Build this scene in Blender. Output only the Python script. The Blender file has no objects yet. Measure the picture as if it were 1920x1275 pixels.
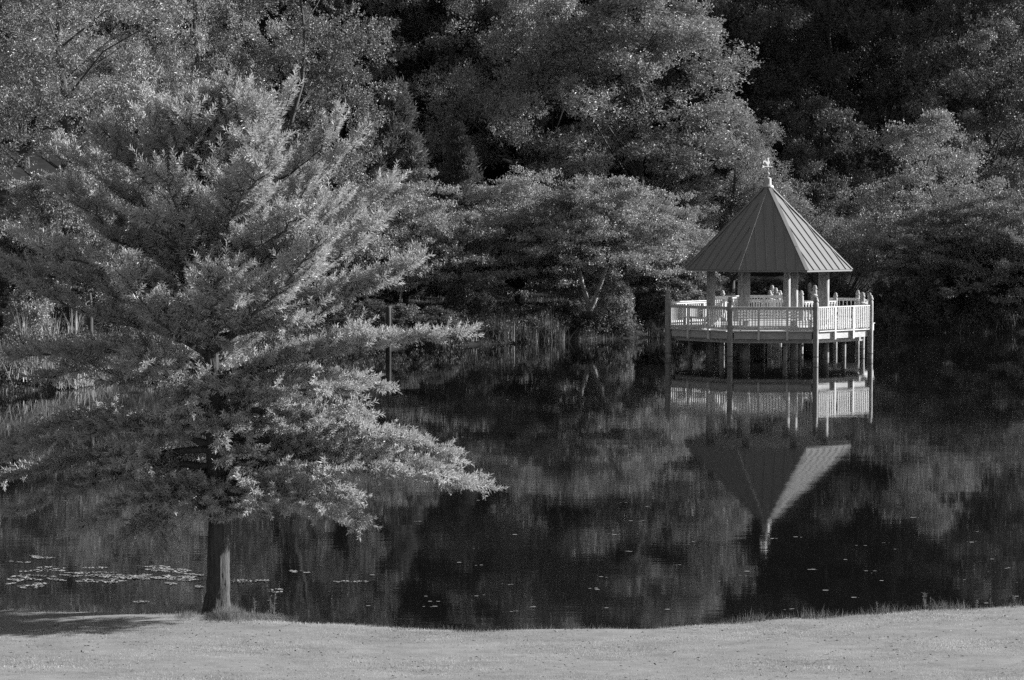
import bpy, math, random
import numpy as np
from mathutils import Vector, noise as mnoise

random.seed(4)
S = bpy.context.scene
COL = S.collection
F = 4300.0            # focal length in photo pixels
HZ = 409.0            # horizon row of the photo
CH = 6.0              # camera height above the water

# ------------------------------------------------------------------ camera, sky, sun, exposure
cam = bpy.data.objects.new('camera', bpy.data.cameras.new('camera'))
COL.objects.link(cam)
cam.location = (0, 0, CH)
cam.rotation_euler = (math.radians(90 - 3.04), 0, 0)
cam.data.sensor_width = 36
cam.data.lens = F / 1920 * 36
cam.data.clip_end = 3000
S.camera = cam

SUN_EL = math.radians(20)
SUN_AZ = math.radians(74)          # clockwise from +Y
world = bpy.data.worlds.new("World")
S.world = world
world.use_nodes = True
wn, wl = world.node_tree.nodes, world.node_tree.links
sky = wn.new('ShaderNodeTexSky')
sky.sky_type = 'NISHITA'
sky.sun_disc = False
sky.sun_elevation = SUN_EL
sky.sun_rotation = SUN_AZ
bw = wn.new('ShaderNodeRGBToBW')   # the photograph is black and white
wl.new(sky.outputs[0], bw.inputs[0])
wl.new(bw.outputs[0], wn['Background'].inputs[0])
wn['Background'].inputs[1].default_value = 0.05

sd = Vector((math.sin(SUN_AZ) * math.cos(SUN_EL), math.cos(SUN_AZ) * math.cos(SUN_EL), math.sin(SUN_EL)))
sun = bpy.data.objects.new('sun', bpy.data.lights.new('sun', 'SUN'))
COL.objects.link(sun)
sun.data.energy = 5.0
sun.data.angle = math.radians(0.5)
sun.rotation_euler = sd.to_track_quat('Z', 'Y').to_euler()
sun.location = (30, 20, 40)

S.view_settings.view_transform = 'Standard'
S.view_settings.look = 'None'
S.view_settings.gamma = 1
S.view_settings.exposure = 1.1
S.render.engine = 'CYCLES'
S.cycles.max_bounces = 6
S.cycles.diffuse_bounces = 3
S.cycles.glossy_bounces = 3
S.cycles.transmission_bounces = 3
S.cycles.transparent_max_bounces = 4
S.cycles.use_denoising = False
S.cycles.sample_clamp_indirect = 4

# ------------------------------------------------------------------ helpers
def px(x, y, d):
    """world X and Z of a photo pixel at distance d"""
    return (x - 960) * d / F, CH + (HZ - y) * d / F

def tag(o, label=None, cat=None, group=None, kind=None):
    if label: o['label'] = label
    if cat: o['category'] = cat
    if group: o['group'] = group
    if kind: o['kind'] = kind
    return o

def empty(name, loc=(0, 0, 0), parent=None):
    o = bpy.data.objects.new(name, None)
    o.empty_display_size = .3
    COL.objects.link(o)
    o.location = loc
    if parent: o.parent = parent
    return o

def link(name, me, parent=None, loc=None):
    o = bpy.data.objects.new(name, me)
    COL.objects.link(o)
    if parent: o.parent = parent
    if loc is not None: o.location = loc
    return o

def dup(o, parent=None, first=True):
    c = o.copy()
    COL.objects.link(c)
    c.parent = parent
    for k in ('label', 'group', 'category'):
        pass
    for ch in KIDS.get(o.name, []):
        dup(ch, c, False)
    return c
KIDS = {}
def kids(root):
    KIDS.clear()
    for o in bpy.data.objects:
        if o.parent: KIDS.setdefault(o.parent.name, []).append(o)

def np_mesh(name, V, T, mat, tone=None, smooth=False, k=3):
    """mesh from vertex array and an (n,k) face array"""
    V = np.asarray(V, np.float32); T = np.asarray(T, np.int32)
    me = bpy.data.meshes.new(name)
    me.vertices.add(len(V)); me.vertices.foreach_set('co', V.ravel())
    me.loops.add(T.size); me.loops.foreach_set('vertex_index', T.ravel())
    me.polygons.add(len(T))
    me.polygons.foreach_set('loop_start', np.arange(0, T.size, k, dtype=np.int32))
    me.polygons.foreach_set('loop_total', np.full(len(T), k, np.int32))
    me.polygons.foreach_set('use_smooth', np.full(len(T), smooth))
    if tone is not None:
        a = me.attributes.new('tone', 'FLOAT', 'POINT')
        a.data.foreach_set('value', np.asarray(tone, np.float32))
    me.update(calc_edges=True)
    if mat: me.materials.append(mat)
    return me

class MB:
    """collects polygons, builds ONE mesh"""
    def __init__(s): s.v = []; s.f = []
    def add(s, vs, fs):
        n = len(s.v); s.v += [tuple(p) for p in vs]; s.f += [tuple(i + n for i in f) for f in fs]; return s
    def prism(s, ring0, ring1):
        n = len(ring0)
        fs = [tuple(range(n))[::-1], tuple(range(n, 2 * n))] + [(i, (i + 1) % n, n + (i + 1) % n, n + i) for i in range(n)]
        return s.add(list(ring0) + list(ring1), fs)
    def beam(s, a, b, w, h, up=(0, 0, 1)):
        a = Vector(a); b = Vector(b); d = (b - a).normalized(); up = Vector(up)
        x = d.cross(up).normalized(); y = x.cross(d).normalized()
        o = [x * w / 2 + y * h / 2, -x * w / 2 + y * h / 2, -x * w / 2 - y * h / 2, x * w / 2 - y * h / 2]
        return s.prism([a + q for q in o], [b + q for q in o])
    def lathe(s, c, prof, n=12):
        c = Vector(c); vs = []; fs = []
        for (r, z) in prof:
            for i in range(n):
                t = 2 * math.pi * i / n
                vs.append(c + Vector((r * math.cos(t), r * math.sin(t), z)))
        for j in range(len(prof) - 1):
            for i in range(n):
                fs.append((j * n + i, j * n + (i + 1) % n, (j + 1) * n + (i + 1) % n, (j + 1) * n + i))
        fs.append(tuple(range(n))[::-1]); fs.append(tuple((len(prof) - 1) * n + i for i in range(n)))
        return s.add(vs, fs)
    def build(s, name, mat, parent=None, smooth=False, loc=None):
        me = bpy.data.meshes.new(name); me.from_pydata(s.v, [], s.f)
        if smooth:
            me.polygons.foreach_set('use_smooth', [True] * len(me.polygons))
        me.materials.append(mat)
        return link(name, me, parent, loc)

def tube_arrays(P, R, sides=6, jitter=None):
    """swept tube through points P with radii R -> verts, quads"""
    P = np.asarray(P, float); n = len(P)
    T = np.gradient(P, axis=0); T /= np.linalg.norm(T, axis=1)[:, None] + 1e-9
    ref = np.array([0, 1, 0.]) if abs(T[0][2]) > .8 else np.array([0, 0, 1.])
    V = []
    for i in range(n):
        a = np.cross(T[i], ref); a /= np.linalg.norm(a) + 1e-9
        b = np.cross(T[i], a)
        ref = -np.cross(a, T[i]) if False else ref
        th = np.arange(sides) * 2 * np.pi / sides
        r = R[i] * (np.ones(sides) if jitter is None else jitter[i])
        V.append(P[i] + (np.cos(th) * r)[:, None] * a + (np.sin(th) * r)[:, None] * b)
    V = np.concatenate(V)
    q = []
    for i in range(n - 1):
        for k in range(sides):
            q.append((i * sides + k, i * sides + (k + 1) % sides, (i + 1) * sides + (k + 1) % sides, (i + 1) * sides + k))
    return V, np.array(q, np.int32)

def join_tubes(L):
    V = []; Q = []; n = 0
    for v, q in L:
        V.append(v); Q.append(q + n); n += len(v)
    return np.concatenate(V), np.concatenate(Q)

def leaves(P, D, N, L, W, tone, fold=.25):
    """one kite leaf (2 triangles, folded on its midrib) per row"""
    D = D / (np.linalg.norm(D, axis=1)[:, None] + 1e-9)
    B = np.cross(D, N); B /= np.linalg.norm(B, axis=1)[:, None] + 1e-9
    Nn = np.cross(B, D)
    n = len(P); L = np.broadcast_to(L, n)[:, None]; W = np.broadcast_to(W, n)[:, None]
    mid = P + D * L * .5
    V = np.empty((n, 4, 3), np.float32)
    V[:, 0] = P; V[:, 1] = mid + B * W / 2 + Nn * W * fold; V[:, 2] = P + D * L - Nn * L * .06; V[:, 3] = mid - B * W / 2 + Nn * W * fold
    i = (np.arange(n) * 4)[:, None]
    T = np.concatenate([i + [0, 1, 2], i + [0, 2, 3]], 1).reshape(-1, 3)
    return V.reshape(-1, 3), T, np.repeat(tone, 4)

def unit(r, n):
    v = r.normal(size=(n, 3)); return v / np.linalg.norm(v, axis=1)[:, None]

# ------------------------------------------------------------------ materials (all grey: the photograph is black and white)
def mat(name, v, rough=.7, spec=.3, var=0., scale=8., stretch=(1, 1, 1), bump=0., v2=None, metallic=0., bscale=None, coords='Object'):
    m = bpy.data.materials.new(name); m.use_nodes = True
    nt = m.node_tree; b = nt.nodes['Principled BSDF']
    b.inputs['Base Color'].default_value = (v, v, v, 1)
    b.inputs['Roughness'].default_value = rough
    b.inputs['Specular IOR Level'].default_value = spec
    b.inputs['Metallic'].default_value = metallic
    if var or bump:
        tc = nt.nodes.new('ShaderNodeTexCoord'); mp = nt.nodes.new('ShaderNodeMapping')
        mp.inputs['Scale'].default_value = stretch
        nt.links.new(tc.outputs[coords], mp.inputs[0])
        no = nt.nodes.new('ShaderNodeTexNoise'); no.inputs['Scale'].default_value = scale
        no.inputs['Detail'].default_value = 6; no.inputs['Roughness'].default_value = .65
        nt.links.new(mp.outputs[0], no.inputs['Vector'])
        r = nt.nodes.new('ShaderNodeMapRange')
        r.inputs['From Min'].default_value = .25; r.inputs['From Max'].default_value = .75
        lo = v * (1 - var) if v2 is None else v2
        r.inputs['To Min'].default_value = lo; r.inputs['To Max'].default_value = v * (1 + var)
        nt.links.new(no.outputs[0], r.inputs[0]); nt.links.new(r.outputs[0], b.inputs['Base Color'])
        if bump:
            bp = nt.nodes.new('ShaderNodeBump'); bp.inputs['Distance'].default_value = bump
            n2 = no
            if bscale:
                n2 = nt.nodes.new('ShaderNodeTexNoise'); n2.inputs['Scale'].default_value = bscale; n2.inputs['Detail'].default_value = 5
                nt.links.new(mp.outputs[0], n2.inputs['Vector'])
            nt.links.new(n2.outputs[0], bp.inputs['Height']); nt.links.new(bp.outputs[0], b.inputs['Normal'])
    return m

def leaf_mat(name, v, trans=.35, rough=.45, spec=.5):
    m = bpy.data.materials.new(name); m.use_nodes = True
    nt = m.node_tree; b = nt.nodes['Principled BSDF']; out = nt.nodes['Material Output']
    at = nt.nodes.new('ShaderNodeAttribute'); at.attribute_name = 'tone'
    oi = nt.nodes.new('ShaderNodeObjectInfo')
    mr = nt.nodes.new('ShaderNodeMapRange'); mr.inputs['To Min'].default_value = .85 * v; mr.inputs['To Max'].default_value = 1.15 * v
    nt.links.new(oi.outputs['Random'], mr.inputs[0])
    mu = nt.nodes.new('ShaderNodeMath'); mu.operation = 'MULTIPLY'
    nt.links.new(at.outputs['Fac'], mu.inputs[0]); nt.links.new(mr.outputs[0], mu.inputs[1])
    nt.links.new(mu.outputs[0], b.inputs['Base Color'])
    b.inputs['Roughness'].default_value = rough; b.inputs['Specular IOR Level'].default_value = spec
    t = nt.nodes.new('ShaderNodeBsdfTranslucent'); nt.links.new(mu.outputs[0], t.inputs['Color'])
    mx = nt.nodes.new('ShaderNodeMixShader'); mx.inputs[0].default_value = trans
    nt.links.new(b.outputs[0], mx.inputs[1]); nt.links.new(t.outputs[0], mx.inputs[2]); nt.links.new(mx.outputs[0], out.inputs[0])
    return m

M = dict(
    oak_leaf=leaf_mat('oak_leaf', .47, .28, .48, .45),
    cherry_leaf=leaf_mat('cherry_leaf', .34, .2, .5, .4),
    broad_leaf=leaf_mat('broad_leaf', .36, .18, .48, .4),
    fine_leaf=leaf_mat('fine_leaf', .24, .18, .45, .5),
    dark_and_shaded_leaf=leaf_mat('dark_and_shaded_leaf', .125, .2, .5, .3),  # shade of the wood and bank put into the colour; also dark fallen leaves
    half_shaded_leaf=leaf_mat('half_shaded_leaf', .19, .2, .5, .4),  # broad leaf darkened so its colour carries the shade on right and bank
    mid_cherry=leaf_mat('mid_cherry', .29, .2, .5, .4),  # cherry leaf toned down, right-hand shade in its colour; also the round shrub
    needle=leaf_mat('needle', .13, .25, .6, .3),
    shrub_leaf=leaf_mat('shrub_leaf', .10, .3, .5, .4),
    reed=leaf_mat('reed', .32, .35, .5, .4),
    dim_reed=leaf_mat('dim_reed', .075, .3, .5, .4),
    grass=leaf_mat('grass', .375, .4, .6, .3),
    weed=leaf_mat('weed', .19, .35, .55, .3),
    bark=mat('bark', .085, .9, .2, .45, 5, (6, 6, .7), .03),
    oak_bark=mat('oak_bark', .075, .9, .2, .5, 7, (3.5, 3.5, .5), .03),
    white_wood=mat('white_wood', .7, .6, .3, .2, 6, (1, 1, 1)),
    grey_wood=mat('grey_wood', .5, .7, .25, .35, 5, (1, 1, 3), .004),
    log=mat('log', .33, .75, .3, .45, 6, (2, 2, .7), .01),
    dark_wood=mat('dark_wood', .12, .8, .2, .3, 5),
    roof_metal=mat('roof_metal', .23, .45, .4, .05, 1.5),
    vane_metal=mat('vane_metal', .45, .45, .5),
    stone=mat('stone', .3, .85, .2, .3, 4, (1, 1, 1), .01),
    pad=mat('pad', .36, .5, .4, .5, 9),
)

# ------------------------------------------------------------------ terrain
def near_shore(X):       # distance of the lawn's edge
    xs = np.array([-40, -7.5, -6, -4.4, -2.8, -1.2, .3, 1.8, 3.3, 4.9, 7.4, 12, 40])
    ds = np.array([34.6, 34.0, 33.85, 33.55, 32.95, 32.45, 32.35, 32.5, 32.95, 33.6, 34.35, 35.5, 39])
    return np.interp(X, xs, ds) + .05 * np.sin(X * 2.3) + .03 * np.sin(X * 5.1 + 1)
def far_shore(X):
    xs = np.array([-120, -45, -30, -22, -17.6, -15.5, -13.6, -10.6, -6.3, -2.9, 1, 6.5, 12, 17.7, 27, 45, 70, 130])
    ds = np.array([60, 66, 72, 76, 79, 81.5, 88, 98, 105, 108, 111.5, 115.5, 117.5, 119, 121, 122, 118, 100])
    return np.interp(X, xs, ds) + .35 * np.sin(X * .9) + .2 * np.sin(X * 2.7 + 1)
def near_z(X, Y):
    s = near_shore(X) - Y
    land = .15 + .012 * s + .0037 * np.clip(s, 0, None) ** 2
    bank = .15 + s * 1.1
    return np.where(s > 0, land, np.maximum(bank, -1.2))
def far_z(X, Y):
    s = Y - far_shore(X)
    z = np.where(s > 0, 1.35 * (1 - np.exp(-np.clip(s, 0, None) / 2.2)), np.maximum(s * .5, -1.2))
    h = np.clip(s - 16, 0, 75)
    return z + h * h / (h + 25) * .42
def ground_z(X, Y):
    X = np.asarray(X, float); Y = np.asarray(Y, float)
    return np.where(Y < 50, near_z(X, Y), far_z(X, Y))
def gz(x, y): return float(ground_z(x, y))

ground_m = bpy.data.materials.new('ground_soil_and_turf'); ground_m.use_nodes = True
nt = ground_m.node_tree; b = nt.nodes['Principled BSDF']; b.inputs['Roughness'].default_value = .95; b.inputs['Specular IOR Level'].default_value = .1
geo = nt.nodes.new('ShaderNodeNewGeometry'); sep = nt.nodes.new('ShaderNodeSeparateXYZ'); nt.links.new(geo.outputs['Position'], sep.inputs[0])
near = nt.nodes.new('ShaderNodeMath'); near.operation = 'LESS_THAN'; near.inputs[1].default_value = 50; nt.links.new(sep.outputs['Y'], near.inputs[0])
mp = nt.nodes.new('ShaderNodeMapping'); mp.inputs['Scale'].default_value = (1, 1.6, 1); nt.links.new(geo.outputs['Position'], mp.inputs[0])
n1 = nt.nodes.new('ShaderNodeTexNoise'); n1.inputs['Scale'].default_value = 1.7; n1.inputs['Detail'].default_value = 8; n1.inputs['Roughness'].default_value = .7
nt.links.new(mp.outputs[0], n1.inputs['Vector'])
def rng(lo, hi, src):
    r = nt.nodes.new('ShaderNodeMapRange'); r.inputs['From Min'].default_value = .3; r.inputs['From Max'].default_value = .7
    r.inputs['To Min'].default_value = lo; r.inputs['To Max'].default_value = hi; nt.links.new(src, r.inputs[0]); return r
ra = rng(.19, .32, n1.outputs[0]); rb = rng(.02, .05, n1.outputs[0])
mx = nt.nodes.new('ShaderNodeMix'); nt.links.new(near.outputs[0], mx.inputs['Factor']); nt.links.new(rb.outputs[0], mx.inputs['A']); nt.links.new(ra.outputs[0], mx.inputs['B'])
nt.links.new(mx.outputs['Result'], b.inputs['Base Color'])

xs = np.unique(np.concatenate([np.arange(-600, -60, 30), np.arange(-60, -12, 1.5), np.arange(-12, 12, .3), np.arange(12, 60, 1.5), np.arange(60, 601, 30)]))
ys = np.unique(np.concatenate([np.arange(-60, 24, 3.), np.arange(24, 38, .2), np.arange(38, 66, 4), np.arange(66, 126, .7), np.arange(126, 240, 4), np.arange(240, 900, 40)]))
GX, GY = np.meshgrid(xs, ys)
GZ = ground_z(GX, GY)
GZ = GZ + np.where(GY > 66, .06 * np.sin(GX * 1.9 + GY) * np.cos(GY * 1.3), .008 * np.sin(GX * 1.3) * np.sin(GY * 2.2))
V = np.stack([GX, GY, GZ], -1).reshape(-1, 3)
nx = len(xs); ny = len(ys)
ii = (np.arange(ny - 1)[:, None] * nx + np.arange(nx - 1)[None]).ravel()
T = np.stack([ii, ii + 1, ii + nx + 1, ii + nx], 1)
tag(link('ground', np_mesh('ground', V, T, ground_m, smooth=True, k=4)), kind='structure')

# water
wm = bpy.data.materials.new('pond_water'); wm.use_nodes = True
nt = wm.node_tree; b = nt.nodes['Principled BSDF']
b.inputs['Base Color'].default_value = (.006, .006, .006, 1); b.inputs['Roughness'].default_value = .03; b.inputs['IOR'].default_value = 1.33
geo = nt.nodes.new('ShaderNodeNewGeometry')
def wnoise(sc, stretch, detail):
    mp = nt.nodes.new('ShaderNodeMapping'); mp.inputs['Scale'].default_value = stretch; nt.links.new(geo.outputs['Position'], mp.inputs[0])
    n = nt.nodes.new('ShaderNodeTexNoise'); n.inputs['Scale'].default_value = sc; n.inputs['Detail'].default_value = detail
    nt.links.new(mp.outputs[0], n.inputs['Vector']); return n
rip = wnoise(4.6, (.22, 1, 1), 2)
swell = wnoise(.6, (.3, 1, 1), 1)
patch = wnoise(.07, (.6, 1.3, 1), 2)
pr = nt.nodes.new('ShaderNodeMapRange'); pr.inputs['From Min'].default_value = .42; pr.inputs['From Max'].default_value = .66; pr.inputs['To Min'].default_value = .25; pr.inputs['To Max'].default_value = 1
nt.links.new(patch.outputs[0], pr.inputs[0])
mu = nt.nodes.new('ShaderNodeMath'); mu.operation = 'MULTIPLY'; nt.links.new(rip.outputs[0], mu.inputs[0]); nt.links.new(pr.outputs[0], mu.inputs[1])
b1 = nt.nodes.new('ShaderNodeBump'); b1.inputs['Distance'].default_value = .0009; nt.links.new(mu.outputs[0], b1.inputs['Height'])
b2 = nt.nodes.new('ShaderNodeBump'); b2.inputs['Distance'].default_value = .0018; nt.links.new(swell.outputs[0], b2.inputs['Height'])
nt.links.new(b2.outputs[0], b1.inputs['Normal']); nt.links.new(b1.outputs[0], b.inputs['Normal'])
tag(link('lake', np_mesh('lake', [(-500, 20, 0), (500, 20, 0), (500, 140, 0), (-500, 140, 0)], [[0, 1, 2, 3]], wm, k=4)), kind='structure')

# ------------------------------------------------------------------ gazebo
GC = Vector((11.13, 100.0, 0))
ANG = [math.radians(-70.6 + 45 * k) for k in range(8)]
def gp(a, r, z=0): return Vector((r * math.sin(a), -r * math.cos(a), z))
RD, RI, RE = 4.66, 2.65, 3.82
ZD, ZR = 1.27, 2.30               # deck and rail heights
gaz = empty('gazebo', GC)
tag(gaz, 'octagonal white-railed gazebo with pointed metal roof standing on posts in the lake', 'gazebo')

# deck, rim boards, beams, piles
ring = lambda r, z: [gp(a, r, z) for a in ANG]
dk = MB().prism(ring(RD - .14, ZD - .06), ring(RD - .14, ZD)).build('deck', M['grey_wood'], gaz)
MB().prism(ring(RI + .35, ZD + .002), ring(RI + .35, ZD + .16)).build('raised_floor', M['grey_wood'], dk)
for k in range(8):
    a, c = ANG[k], ANG[(k + 1) % 8]
    p, q = gp(a, RD, 0), gp(c, RD, 0)
    d = (q - p).normalized()
    n = Vector((d.y, -d.x, 0)); n = n if n.dot((p + q) / 2) > 0 else -n
    p2, q2 = p + d * .16 - n * .05, q - d * .16 - n * .05
    MB().beam(p2 + Vector((0, 0, ZD - .17)), q2 + Vector((0, 0, ZD - .17)), .05, .30).build('rim_board', M['grey_wood'], gaz)
    MB().beam(p2 + Vector((0, 0, ZD + .004)) + n * .05, q2 + Vector((0, 0, ZD + .004)) + n * .05, .16, .035).build('ledge_board', M['white_wood'], gaz)
    MB().beam(p2 - n * .30 + Vector((0, 0, ZD - .42)) - d * .05, q2 - n * .30 + Vector((0, 0, ZD - .42)) + d * .05, .09, .17).build('beam', M['grey_wood'], gaz)
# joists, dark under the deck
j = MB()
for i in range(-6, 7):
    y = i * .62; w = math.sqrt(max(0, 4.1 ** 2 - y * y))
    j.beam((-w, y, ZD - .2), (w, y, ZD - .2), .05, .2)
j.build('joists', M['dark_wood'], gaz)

FIN = [(.115, .0), (.115, .16), (.085, .175), (.085, .195), (.12, .215), (.12, .275), (.10, .31), (.085, .33), (.095, .36), (.07, .40), (.03, .425)]
def log_post(x, y, z0, z1, parent, r=.115, name='post', fin=True, m=None):
    pr = [(r * 1.0, z0)] + [(r * (1 + .04 * math.sin(t * 9.1 + x * 7)), z0 + (z1 - z0) * t / 5) for t in range(1, 6)]
    if fin:
        sc = r / .115
        pr = pr[:-1] + [(a * sc, z1 + z - 0.0) for a, z in FIN]
    return MB().lathe((x, y, 0), pr, 14).build(name, m or M['log'], parent, smooth=True)
for k in range(8):
    p = gp(ANG[k], RD)
    post = log_post(p.x, p.y, -1.1, ZR, gaz)
    MB().lathe((p.x, p.y, 0), [(.122, .20), (.122, .24)], 14).build('band', M['dark_wood'], post)
for k in range(8):
    p = gp(ANG[k], RI)
    pr = [(.17, -1.1), (.165, ZD), (.16, 2.4), (.155, 3.95)]
    MB().lathe((p.x, p.y, 0), pr, 18).build('roof_post', M['log'], gaz, smooth=True)
for (x, y) in ((-1.2, -1.0), (1.3, -.9), (0, 1.6), (3.3, -.4), (-3.3, .6), (2.4, 2.6), (.4, -3.3), (-2.2, -2.5)):
    log_post(x, y, -1.1, ZD - .3, gaz, .1, 'pile', False)

def railing(p, q, zd, zr, parent, nb, mids=2, drop=.36, mm=None, inset=.12):
    """top and bottom rails (one mesh) with balusters and intermediate posts as its children"""
    p = Vector(p); q = Vector(q); d = (q - p).normalized(); L = (q - p).length
    n = Vector((d.y, -d.x, 0))
    Z = lambda z: Vector((0, 0, z))
    mm = mm or M['white_wood']
    a, c = p + d * inset, q - d * inset
    r = MB()
    r.beam(a + Z(zr - .02), c + Z(zr - .02), .14, .04)
    r.beam(a + Z(zr - .085), c + Z(zr - .085), .045, .088)
    r.beam(a + Z(zd + .13), c + Z(zd + .13), .045, .09)
    o = r.build('railing', mm, parent)
    base = MB().prism([(-.019, -.019, zd + .085), (.019, -.019, zd + .085), (.019, .019, zd + .085), (-.019, .019, zd + .085)],
                      [(-.019, -.019, zr - .05), (.019, -.019, zr - .05), (.019, .019, zr - .05), (-.019, .019, zr - .05)])
    me = bpy.data.meshes.new('baluster'); me.from_pydata(base.v, [], base.f); me.materials.append(mm)
    ang = math.atan2(d.y, d.x)
    ms = [(i + 1) / (mids + 1) for i in range(mids)]
    for i in range(nb):
        t = (i + .5) / nb
        if any(abs(t - u) * L < .07 for u in ms): continue
        b_ = link('baluster', me, o)
        b_.location = a.lerp(c, t) + n * .045
        b_.rotation_euler = (0, 0, ang)
    for u in ms:
        c0 = p.lerp(q, u) + n * .02 * 0
        out = n if n.dot(p + q) > 0 else -n
        cc = c0 + out * .035
        MB().beam(cc + Z(zd - drop), cc + Z(zr - .045), .09, .09, up=d).build('rail_post', mm, o)
    return o
EXIT = 4       # the face between vertex 4 and 5 opens onto the boardwalk
for k in range(8):
    if k == EXIT: continue
    railing(gp(ANG[k], RD), gp(ANG[(k + 1) % 8], RD), ZD, ZR, gaz, 27)
for k in (5, 6):
    railing(gp(ANG[k], RI), gp(ANG[(k + 1) % 8], RI), ZD + .16, 2.56, gaz, 14, 1, 0, inset=.17)

# roof
ZE, ZA = 3.80, 7.46
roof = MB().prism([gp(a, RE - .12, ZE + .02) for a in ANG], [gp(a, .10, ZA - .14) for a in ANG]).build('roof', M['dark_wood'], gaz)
for k in range(8):
    e0, e1 = gp(ANG[k], RE, ZE), gp(ANG[(k + 1) % 8], RE, ZE)
    m_ = (e0 + e1) / 2; u = (e1 - e0).normalized(); H = (e1 - e0).length / 2
    apex = Vector((0, 0, ZA)); v = (apex - m_); Ls = v.length; v.normalize()
    nn = u.cross(v); nn = nn if nn.z > 0 else -nn
    NS = 7; wd = 2 * H / NS
    P = lambda uu, vv, h: m_ + u * uu + v * vv + nn * h
    vm = lambda uu: Ls * (1 - abs(uu) / H) * .985
    seam = MB()
    for i in range(NS):
        u0, u1 = -H + i * wd + .006, -H + (i + 1) * wd - .006
        pts = [(u0, 0), (u1, 0), (u1, vm(u1))]
        if u0 < 0 < u1: pts.append((0, vm(0)))
        pts.append((u0, vm(u0)))
        MB().prism([P(a_, b_, 0) for a_, b_ in pts], [P(a_, b_, .03) for a_, b_ in pts]).build('roof_panel', M['roof_metal'], roof)
        if i:
            uu = -H + i * wd
            seam.beam(P(uu, 0, .042), P(uu, vm(uu) - .05, .042), .032, .036, up=nn)
    seam.build('seams', M['roof_metal'], roof)
    nh = gp(ANG[k], 1, .9).normalized()
    MB().beam(e0 + nh * .036, Vector((0, 0, ZA)) + gp(ANG[k], .12, -.08) + nh * .03, .17, .01, up=nh).build('ridge_cap', M['roof_metal'], roof)
    MB().beam(e0 * 1 + Vector((0, 0, -.03)), e1 + Vector((0, 0, -.03)), .03, .07).build('eave_trim', M['roof_metal'], roof)
MB().lathe((0, 0, ZA - .12), [(.27, 0), (.24, .07), (.16, .12), (.155, .38), (.11, .42), (.04, .45)], 16).build('roof_cap', M['vane_metal'], roof, smooth=False)
ZV = ZA + .38
vane = MB().lathe((0, 0, ZV - .08), [(.018, 0), (.018, .42)], 8).build('weathervane', M['vane_metal'], gaz)
MB().lathe((0, 0, ZV + .03), [(.01, 0), (.06, .03), (.075, .07), (.06, .11), (.01, .14)], 12).build('ball', M['vane_metal'], vane, smooth=True)
MB().lathe((0, 0, ZV + .26), [(.01, 0), (.035, .02), (.04, .045), (.01, .08)], 12).build('ball', M['vane_metal'], vane, smooth=True)
VA = math.radians(20)
cr = MB()
for q in range(4):
    t = VA + q * math.pi / 2
    cr.beam((0, 0, ZV + .2), (.19 * math.cos(t), .19 * math.sin(t), ZV + .2), .016, .016)
cr.build('cross_arms', M['vane_metal'], vane)
STROKES = {'N': [((0, 0), (0, 1)), ((0, 1), (.7, 0)), ((.7, 0), (.7, 1))], 'E': [((0, 0), (0, 1)), ((0, 1), (.6, 1)), ((0, .5), (.5, .5)), ((0, 0), (.6, 0))],
           'S': [((.6, 1), (0, 1)), ((0, 1), (0, .5)), ((0, .5), (.6, .5)), ((.6, .5), (.6, 0)), ((.6, 0), (0, 0))],
           'W': [((0, 1), (.2, 0)), ((.2, 0), (.4, .7)), ((.4, .7), (.6, 0)), ((.6, 0), (.8, 1))]}
for q, ch in enumerate('ENWS'):
    t = VA + q * math.pi / 2; L = MB()
    for (a0, b0), (a1, b1) in STROKES[ch]:
        f = lambda a_, b_: Vector(((.21 + a_ * .11) * math.cos(t), (.21 + a_ * .11) * math.sin(t), ZV + .135 + b_ * .13))
        L.beam(f(a0, b0), f(a1, b1), .02, .022, up=(math.sin(t), -math.cos(t), 0))
    L.build('letter', M['vane_metal'], vane)
# arrow bar and rooster, in the plane of the vane
def flat(pts, th, name, z0, yaw=math.radians(38)):
    c, s_ = math.cos(yaw), math.sin(yaw); pts = [(x * 1.0, z * .9) for x, z in pts]
    A = [Vector((x * c + th / 2 * s_, x * s_ - th / 2 * c, z0 + z)) for x, z in pts]
    B = [Vector((x * c - th / 2 * s_, x * s_ + th / 2 * c, z0 + z)) for x, z in pts]
    return MB().prism(A, B).build(name, M['vane_metal'], vane)
flat([(-.22, -.012), (.20, -.012), (.20, -.035), (.28, 0), (.20, .035), (.20, .012), (-.22, .012), (-.25, .05), (-.36, .06), (-.31, .0), (-.36, -.06), (-.25, -.05)], .02, 'arrow', ZV + .40)
flat([(-.05, .0), (-.03, .07), (-.10, .11), (-.15, .17), (-.18, .22), (-.235, .21), (-.265, .15), (-.265, .11), (-.295, .14), (-.305, .21), (-.26, .27), (-.18, .285), (-.11, .25), (-.05, .21),
      (-.02, .24), (-.03, .33), (-.05, .385), (-.03, .41), (-.01, .395), (.0, .42), (.02, .40), (.04, .405), (.045, .38), (.08, .355), (.045, .345), (.045, .31), (.06, .27), (.10, .22), (.10, .16), (.06, .10), (.03, .07), (.04, .0)], .03, 'rooster', ZV + .415)

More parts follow.
